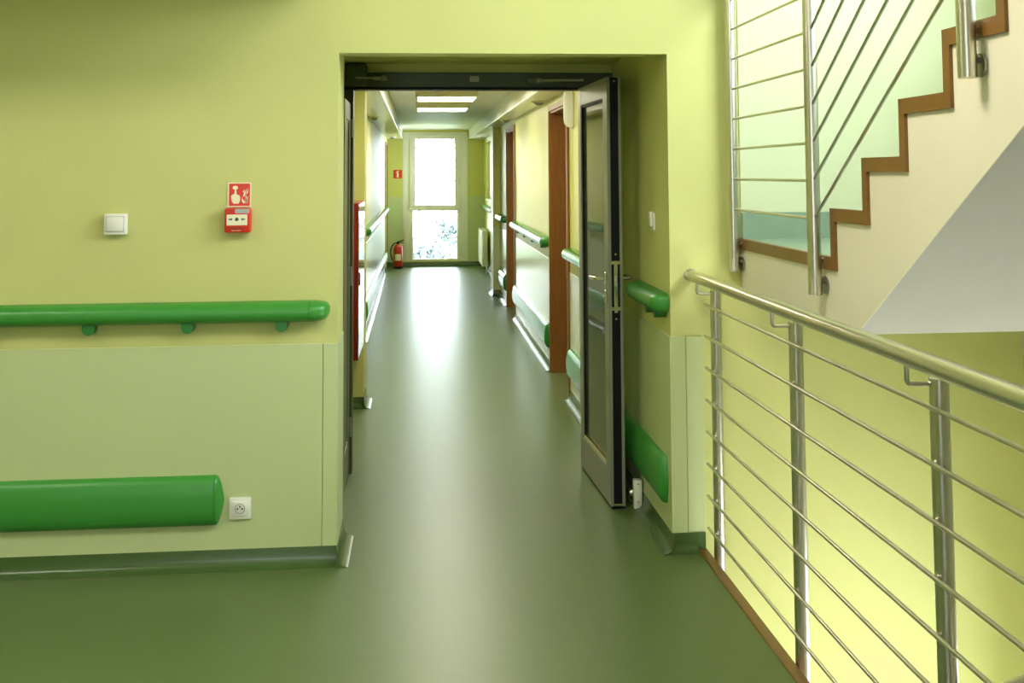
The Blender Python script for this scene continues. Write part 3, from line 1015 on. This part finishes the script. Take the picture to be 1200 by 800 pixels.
s = thing('wall_socket', 'white power socket low on the left wall beside the green bumper', 'socket', (-0.723, D, 0.239))
ys = D - 0.0072
obj('plate', MB().box(-0.767, -0.679, ys - 0.010, ys, 0.195, 0.283, 0.004), 'plastic', s)
obj('inner_frame', MB().box(-0.752, -0.694, ys - 0.015, ys - 0.008, 0.210, 0.268, 0.003), 'plastic', s)
k = MB().lathe([(0.021, 0.0), (0.021, 0.0012), (0.017, 0.0012), (0.017, 0.0)], -0.723, 0.239, 28, 'y', ys - 0.0163, False)
obj('rim', k, 'plastic_grey', s)
for px, pz in ((-0.7325, 0.239), (-0.7135, 0.239), (-0.723, 0.248)):
    obj('contact_hole', MB().lathe([(0.0036, 0), (0.0036, 0.0016)], px, pz, 10, 'y', ys - 0.0166), 'socket_dark', s)

# right jamb: switch and door stop
s = thing('jamb_switch', 'slim white switch on the right jamb above the short handrail', 'switch', (XR, 5.245, 1.375))
obj('housing', MB().box(XR - 0.012, XR - 0.0005, 5.205, 5.285, 1.335, 1.415, 0.003), 'plastic', s)
obj('rocker', MB().box(XR - 0.022, XR - 0.010, 5.225, 5.265, 1.352, 1.420, 0.003), 'plastic', s)
s = thing('door_stop', 'white door holding magnet on the floor by the foot of the open glass door', 'door stop', (1.045, 5.55, 0))
obj('body', MB().box(1.026, 1.066, 5.53, 5.575, 0.0005, 0.135, 0.005), 'plastic', s)
obj('magnet', MB().lathe([(0.016, 0), (0.018, 0.004), (0.018, 0.016)], 5.552, 0.075, 16, 'x', 1.006), 'steel', s)
for zz in (0.035, 0.118):
    obj('screw', MB().lathe([(0.004, 0), (0.004, 0.003)], 1.046, zz, 10, 'y', 5.527), 'steel_dark', s)

# ------------------------------------------------------------------ corridor: cabinet, lamp, extinguisher, sign, radiator
s = thing('hydrant_cabinet', 'tall red hose cabinet with a glossy front on the left corridor wall', 'cabinet', (-0.45, 7.72, 0.438))
CX0, CX1, CY0, CY1, CZ0, CZ1 = CL + 0.001, -0.388, 7.35, 8.095, 0.438, 1.415
m = MB()
m.box(CX0, CX1, CY0, CY1, CZ0, CZ1, 0.004)
bdy = obj('body', m, 'red_dark', s)
m = MB()
fw_ = 0.03
m.box(CX1 + 0.001, -0.370, CY0, CY0 + fw_, CZ0, CZ1, 0.003)
m.box(CX1 + 0.001, -0.370, CY1 - fw_, CY1, CZ0, CZ1, 0.003)
m.box(CX1 + 0.001, -0.370, CY0 + fw_, CY1 - fw_, CZ0, CZ0 + fw_, 0.003)
m.box(CX1 + 0.001, -0.370, CY0 + fw_, CY1 - fw_, CZ1 - fw_, CZ1, 0.003)
dr = obj('door', m, 'red_dark', s)
obj('pane', MB().box(CX1 + 0.002, -0.369, CY0 + fw_ - 0.02, CY1 - fw_ + 0.02, CZ0 + fw_ - 0.02, CZ1 - fw_ + 0.02), 'cab_glass', dr)
obj('latch', MB().box(-0.369, -0.360, CY0 + 0.03, CY0 + 0.06, 0.90, 0.98, 0.003), 'steel_dark', dr)

s = thing('emergency_light', 'rounded cream emergency light high on the right wall before the brown door', 'lamp', (1.05, 7.98, 1.92))
rings = []
for k in range(13):
    u = k / 12
    zz = 1.92 + 0.285 * u
    sc = max(0.25, (1 - abs(2 * u - 1) ** 6) ** 0.5)
    hw = 0.045 * (0.45 + 0.55 * sc)
    dd = 0.052 * (0.35 + 0.65 * sc)
    ring = []
    for q in range(17):
        a = -PI / 2 + PI * q / 16
        ring.append(Vector((CR - 0.012 - dd * abs(math.cos(a)) ** 0.6, 7.985 + hw * math.copysign(abs(math.sin(a)) ** 0.6, math.sin(a)), zz)))
    rings.append(ring)
obj('diffuser', MB().loft(rings), 'plastic', s)
obj('base', MB().box(CR - 0.016, CR - 0.0005, 7.93, 8.04, 1.915, 2.195, 0.004), 'plastic', s)

ex = thing('fire_extinguisher', 'red fire extinguisher with black hose standing under the small red sign', 'fire extinguisher', (-0.335, 19.85, 0))
ex_x, ex_y = -0.335, 19.85
m = MB().lathe([(0.068, 0.0), (0.075, 0.012), (0.075, 0.33), (0.070, 0.36), (0.052, 0.388), (0.026, 0.402), (0.024, 0.415)], ex_x, ex_y, 28, 'z', 0.001)
body = obj('cylinder', m, 'red', ex)
obj('base_ring', MB().lathe([(0.0745, 0.0), (0.078, 0.004), (0.078, 0.028), (0.0745, 0.032)], ex_x, ex_y, 28, 'z', 0.0008), 'black', ex)
lb = MB()
lb.loft([[Vector((ex_x + 0.0762 * math.sin(a), ex_y - 0.0762 * math.cos(a), zz)) for a in [(-0.75 + 1.5 * k / 10) for k in range(11)]] for zz in (0.13, 0.24)], False, False)
obj('label_sticker', lb, 'sign_white', body)
v = MB()
v.lathe([(0.022, 0), (0.022, 0.03), (0.014, 0.036)], ex_x, ex_y, 16, 'z', 0.415)
v.tube([(ex_x - 0.015, ex_y, 0.44), (ex_x + 0.10, ex_y, 0.475)], 0.009, 8)
v.tube([(ex_x - 0.01, ex_y, 0.432), (ex_x + 0.09, ex_y, 0.432)], 0.007, 8)
v.lathe([(0.014, 0), (0.014, 0.012)], ex_x, 0.428, 14, 'y', ex_y - 0.034)
obj('valve', v, 'black', ex)
hz = [(ex_x - 0.01, ex_y, 0.43)]
for k in range(1, 15):
    u = k / 14
    hz.append((ex_x - 0.01 - 0.115 * math.sin(u * PI * 0.75) - 0.0 * u, ex_y - 0.01, 0.43 + 0.012 * math.sin(u * PI) - 0.30 * u ** 1.6))
obj('hose', MB().tube(hz, 0.010, 8), 'black', ex)

sx_, sz_ = -0.3505, 1.593
s = thing('extinguisher_sign', 'small square red sign with a white extinguisher symbol beside the far window', 'sign', (sx_, YE, sz_))
obj('field', MB().box(sx_ - 0.074, sx_ + 0.074, YE - 0.003, YE - 0.0003, sz_ - 0.074, sz_ + 0.074), 'sign_red', s)
sym = [[(40, 12), (62, 12), (62, 62), (58, 70), (44, 70), (40, 62)], [(46, 70), (56, 70), (56, 80), (68, 84), (68, 90), (44, 86), (30, 78), (28, 64), (33, 64), (36, 74), (46, 80)]]
obj('pictogram', flat(sym, sx_ - 0.074, sz_ - 0.074, 0.00148, YE - 0.0042, YE - 0.0025), 'sign_white', s)

rd = thing('radiator', 'white panel radiator low on the right wall by the far window', 'radiator', (1.09, 19.2, 0.1))
RX0, RX1 = 1.02, 1.125
m = MB()
m.box(RX0 + 0.008, RX1 - 0.012, 18.55, 19.7, 0.11, 0.665, 0.006)
pb = obj('body', m, 'radiator', rd)
for k in range(22):
    yy = 18.58 + k * 0.05
    obj('rib', MB().box(RX0, RX0 + 0.012, yy, yy + 0.03, 0.13, 0.65, 0.004, 1), 'radiator', pb)
obj('top_grille', MB().box(RX0 + 0.004, RX1 - 0.008, 18.545, 19.705, 0.66, 0.675, 0.003, 1), 'radiator', rd)
k = MB()
k.tube([(1.09, 18.53, 0.15), (1.09, 18.50, 0.15), (1.09, 18.49, 0.13), (1.09, 18.49, 0.002)], 0.009, 8)
k.lathe([(0.018, 0), (0.02, 0.01), (0.02, 0.05), (0.014, 0.06)], 1.09, 0.15, 14, 'y', 18.49)
obj('valve', k, 'plastic', rd)
for yy in (18.8, 19.45):
    obj('bracket', MB().box(RX1 - 0.014, CR + 0.0745, yy, yy + 0.03, 0.45, 0.48), 'steel_dark', rd)

# corridor ceiling lamps; the two nearest are unseen, added to brighten it
for (cy, lab) in ((7.15, 'added corridor lamp just inside the glazed door, unseen behind the door head'), (8.95, 'added corridor lamp over the red cabinet, unseen behind the door head'), (10.75, 'ceiling lamp in the corridor nearer the door, lit panel'), (12.55, 'second lit ceiling lamp of the corridor, farther from the glass door')):
    s = thing('ceiling_lamp', lab, 'lamp', (0.262, cy, ZC), 0, 'corridor ceiling lamps')
    m = MB()
    m.box(0.262 - 0.285, 0.262 + 0.285, cy - 0.32, cy + 0.32, ZC - 0.068, ZC, 0.004)
    obj('body', m, 'lamp_body', s)
    obj('diffuser', MB().box(0.262 - 0.262, 0.262 + 0.262, cy - 0.29, cy + 0.305, ZC - 0.0695, ZC - 0.060), 'lamp_lit', s)

DL = [(-0.466, 12.27, 'small round downlight in the left soffit, nearer of two'), (-0.418, 18.9, 'small round downlight in the left soffit near the far window'),
      (1.03 - 0.02, 9.60, 'small round downlight in the right soffit, nearest the glass door'), (0.975, 12.88, 'small round downlight in the right soffit above the farther brown door'),
      (1.06, 18.9, 'small round downlight in the right soffit near the far window')]
for (dx, dy, lab) in DL:
    s = thing('downlight', lab, 'lamp', (dx, dy, ZS), 0, 'soffit downlights')
    obj('ring', MB().lathe([(0.062, 0), (0.060, -0.008), (0.046, -0.014), (0.044, -0.004)], dx, dy, 20, 'z', ZS - 0.0004, False), 'steel', s)
    obj('lens', MB().lathe([(0.046, -0.010), (0.036, -0.026), (0.014, -0.036), (0.002, -0.037)], dx, dy, 20, 'z', ZS), 'lens', s)

# hall ceiling lamps (above and outside the picture)
for (hx, hy, lab) in ((0.38, 2.85, 'square hall ceiling lamp in front of the corridor opening'), (-2.6, 2.85, 'square hall ceiling lamp over the left wall'), (-1.0, -0.8, 'square hall ceiling lamp at the rear of the hall')):
    s = thing('hall_lamp', lab, 'lamp', (hx, hy, HALL_C), 0, 'hall ceiling lamps')
    obj('body', MB().box(hx - 0.31, hx + 0.31, hy - 0.31, hy + 0.31, HALL_C - 0.05, HALL_C, 0.004), 'lamp_body', s)
    obj('diffuser', MB().box(hx - 0.295, hx + 0.295, hy - 0.295, hy + 0.295, HALL_C - 0.058, HALL_C - 0.049, 0.002, 1), 'hall_lit', s)

# ------------------------------------------------------------------ outside the far window
struct('ground', MB().box(-30, 30, YE + 0.6, 90, -3.6, -3.3), 'ground', 'lawn outside the far window')


def tree(label, x, y, zc, rx, rz, n, leaf, trunk_r, holes=0.0):
    t = thing('garden_tree', label, 'tree', (x, y, -3.3), 0, 'trees outside the far window')
    m = MB()
    top = zc + rz * 0.4
    m.tube([(x, y, -3.3), (x + 0.05, y, -1), (x - 0.05, y, top * 0.5), (x, y, top)], trunk_r, 10, True, trunk_r * 0.4)
    tr_ = obj('trunk', m, 'bark', t)
    b = MB()
    for k in range(9):
        a = 2 * PI * k / 9 + random.random()
        zz = zc + rz * random.uniform(-0.7, 0.4)
        b.tube([(x, y, zz - 0.2 * rz), (x + rx * 0.4 * math.cos(a), y + rx * 0.4 * math.sin(a), zz), (x + rx * 0.85 * math.cos(a), y + rx * 0.85 * math.sin(a), zz + 0.3 * rz)], trunk_r * 0.28, 6, True, trunk_r * 0.06)
    obj('branches', b, 'bark', t)
    verts, faces = [], []
    cl = [(random.uniform(-1, 1), random.uniform(-1, 1), random.uniform(-1, 1)) for _ in range(40)]
    cl = [c for c in cl if c[0] ** 2 + c[1] ** 2 + c[2] ** 2 < 1]
    for k in range(n):
        c = random.choice(cl)
        p = Vector((x + rx * (c[0] + random.gauss(0, 0.14)), y + rx * (c[1] + random.gauss(0, 0.14)), zc + rz * (c[2] + random.gauss(0, 0.14))))
        u = Vector((random.gauss(0, 1), random.gauss(0, 1), random.gauss(0, 1))).normalized()
        v = u.cross(Vector((random.gauss(0, 1), random.gauss(0, 1), random.gauss(0, 1)))).normalized()
        L = leaf * random.uniform(0.6, 1.2)
        i = len(verts)
        verts += [p, p + u * L * 0.5 + v * L * 0.28, p + u * L, p + u * L * 0.5 - v * L * 0.28]
        faces.append((i, i + 1, i + 2, i + 3))
    me = bpy.data.meshes.new('foliage')
    me.from_pydata([tuple(q) for q in verts], [], faces)
    me.materials.append(MT['leaf'])
    o = bpy.data.objects.new('foliage', me)
    o['kind'] = 'stuff'
    C.objects.link(o)
    o.parent = t
    o.location = (-x, -y, 3.3)
    return t


tree('dense bushy tree filling the lower right pane of the far window', 1.0, 27.5, -0.9, 1.35, 1.35, 9000, 0.14, 0.07)
tree('slender thin leaved tree seen through the upper left pane', 0.05, 31.0, 2.6, 0.75, 1.5, 700, 0.10, 0.05)
tree('slender thin leaved tree seen through the upper right pane', 1.55, 33.0, 2.4, 1.0, 1.6, 1100, 0.11, 0.06)
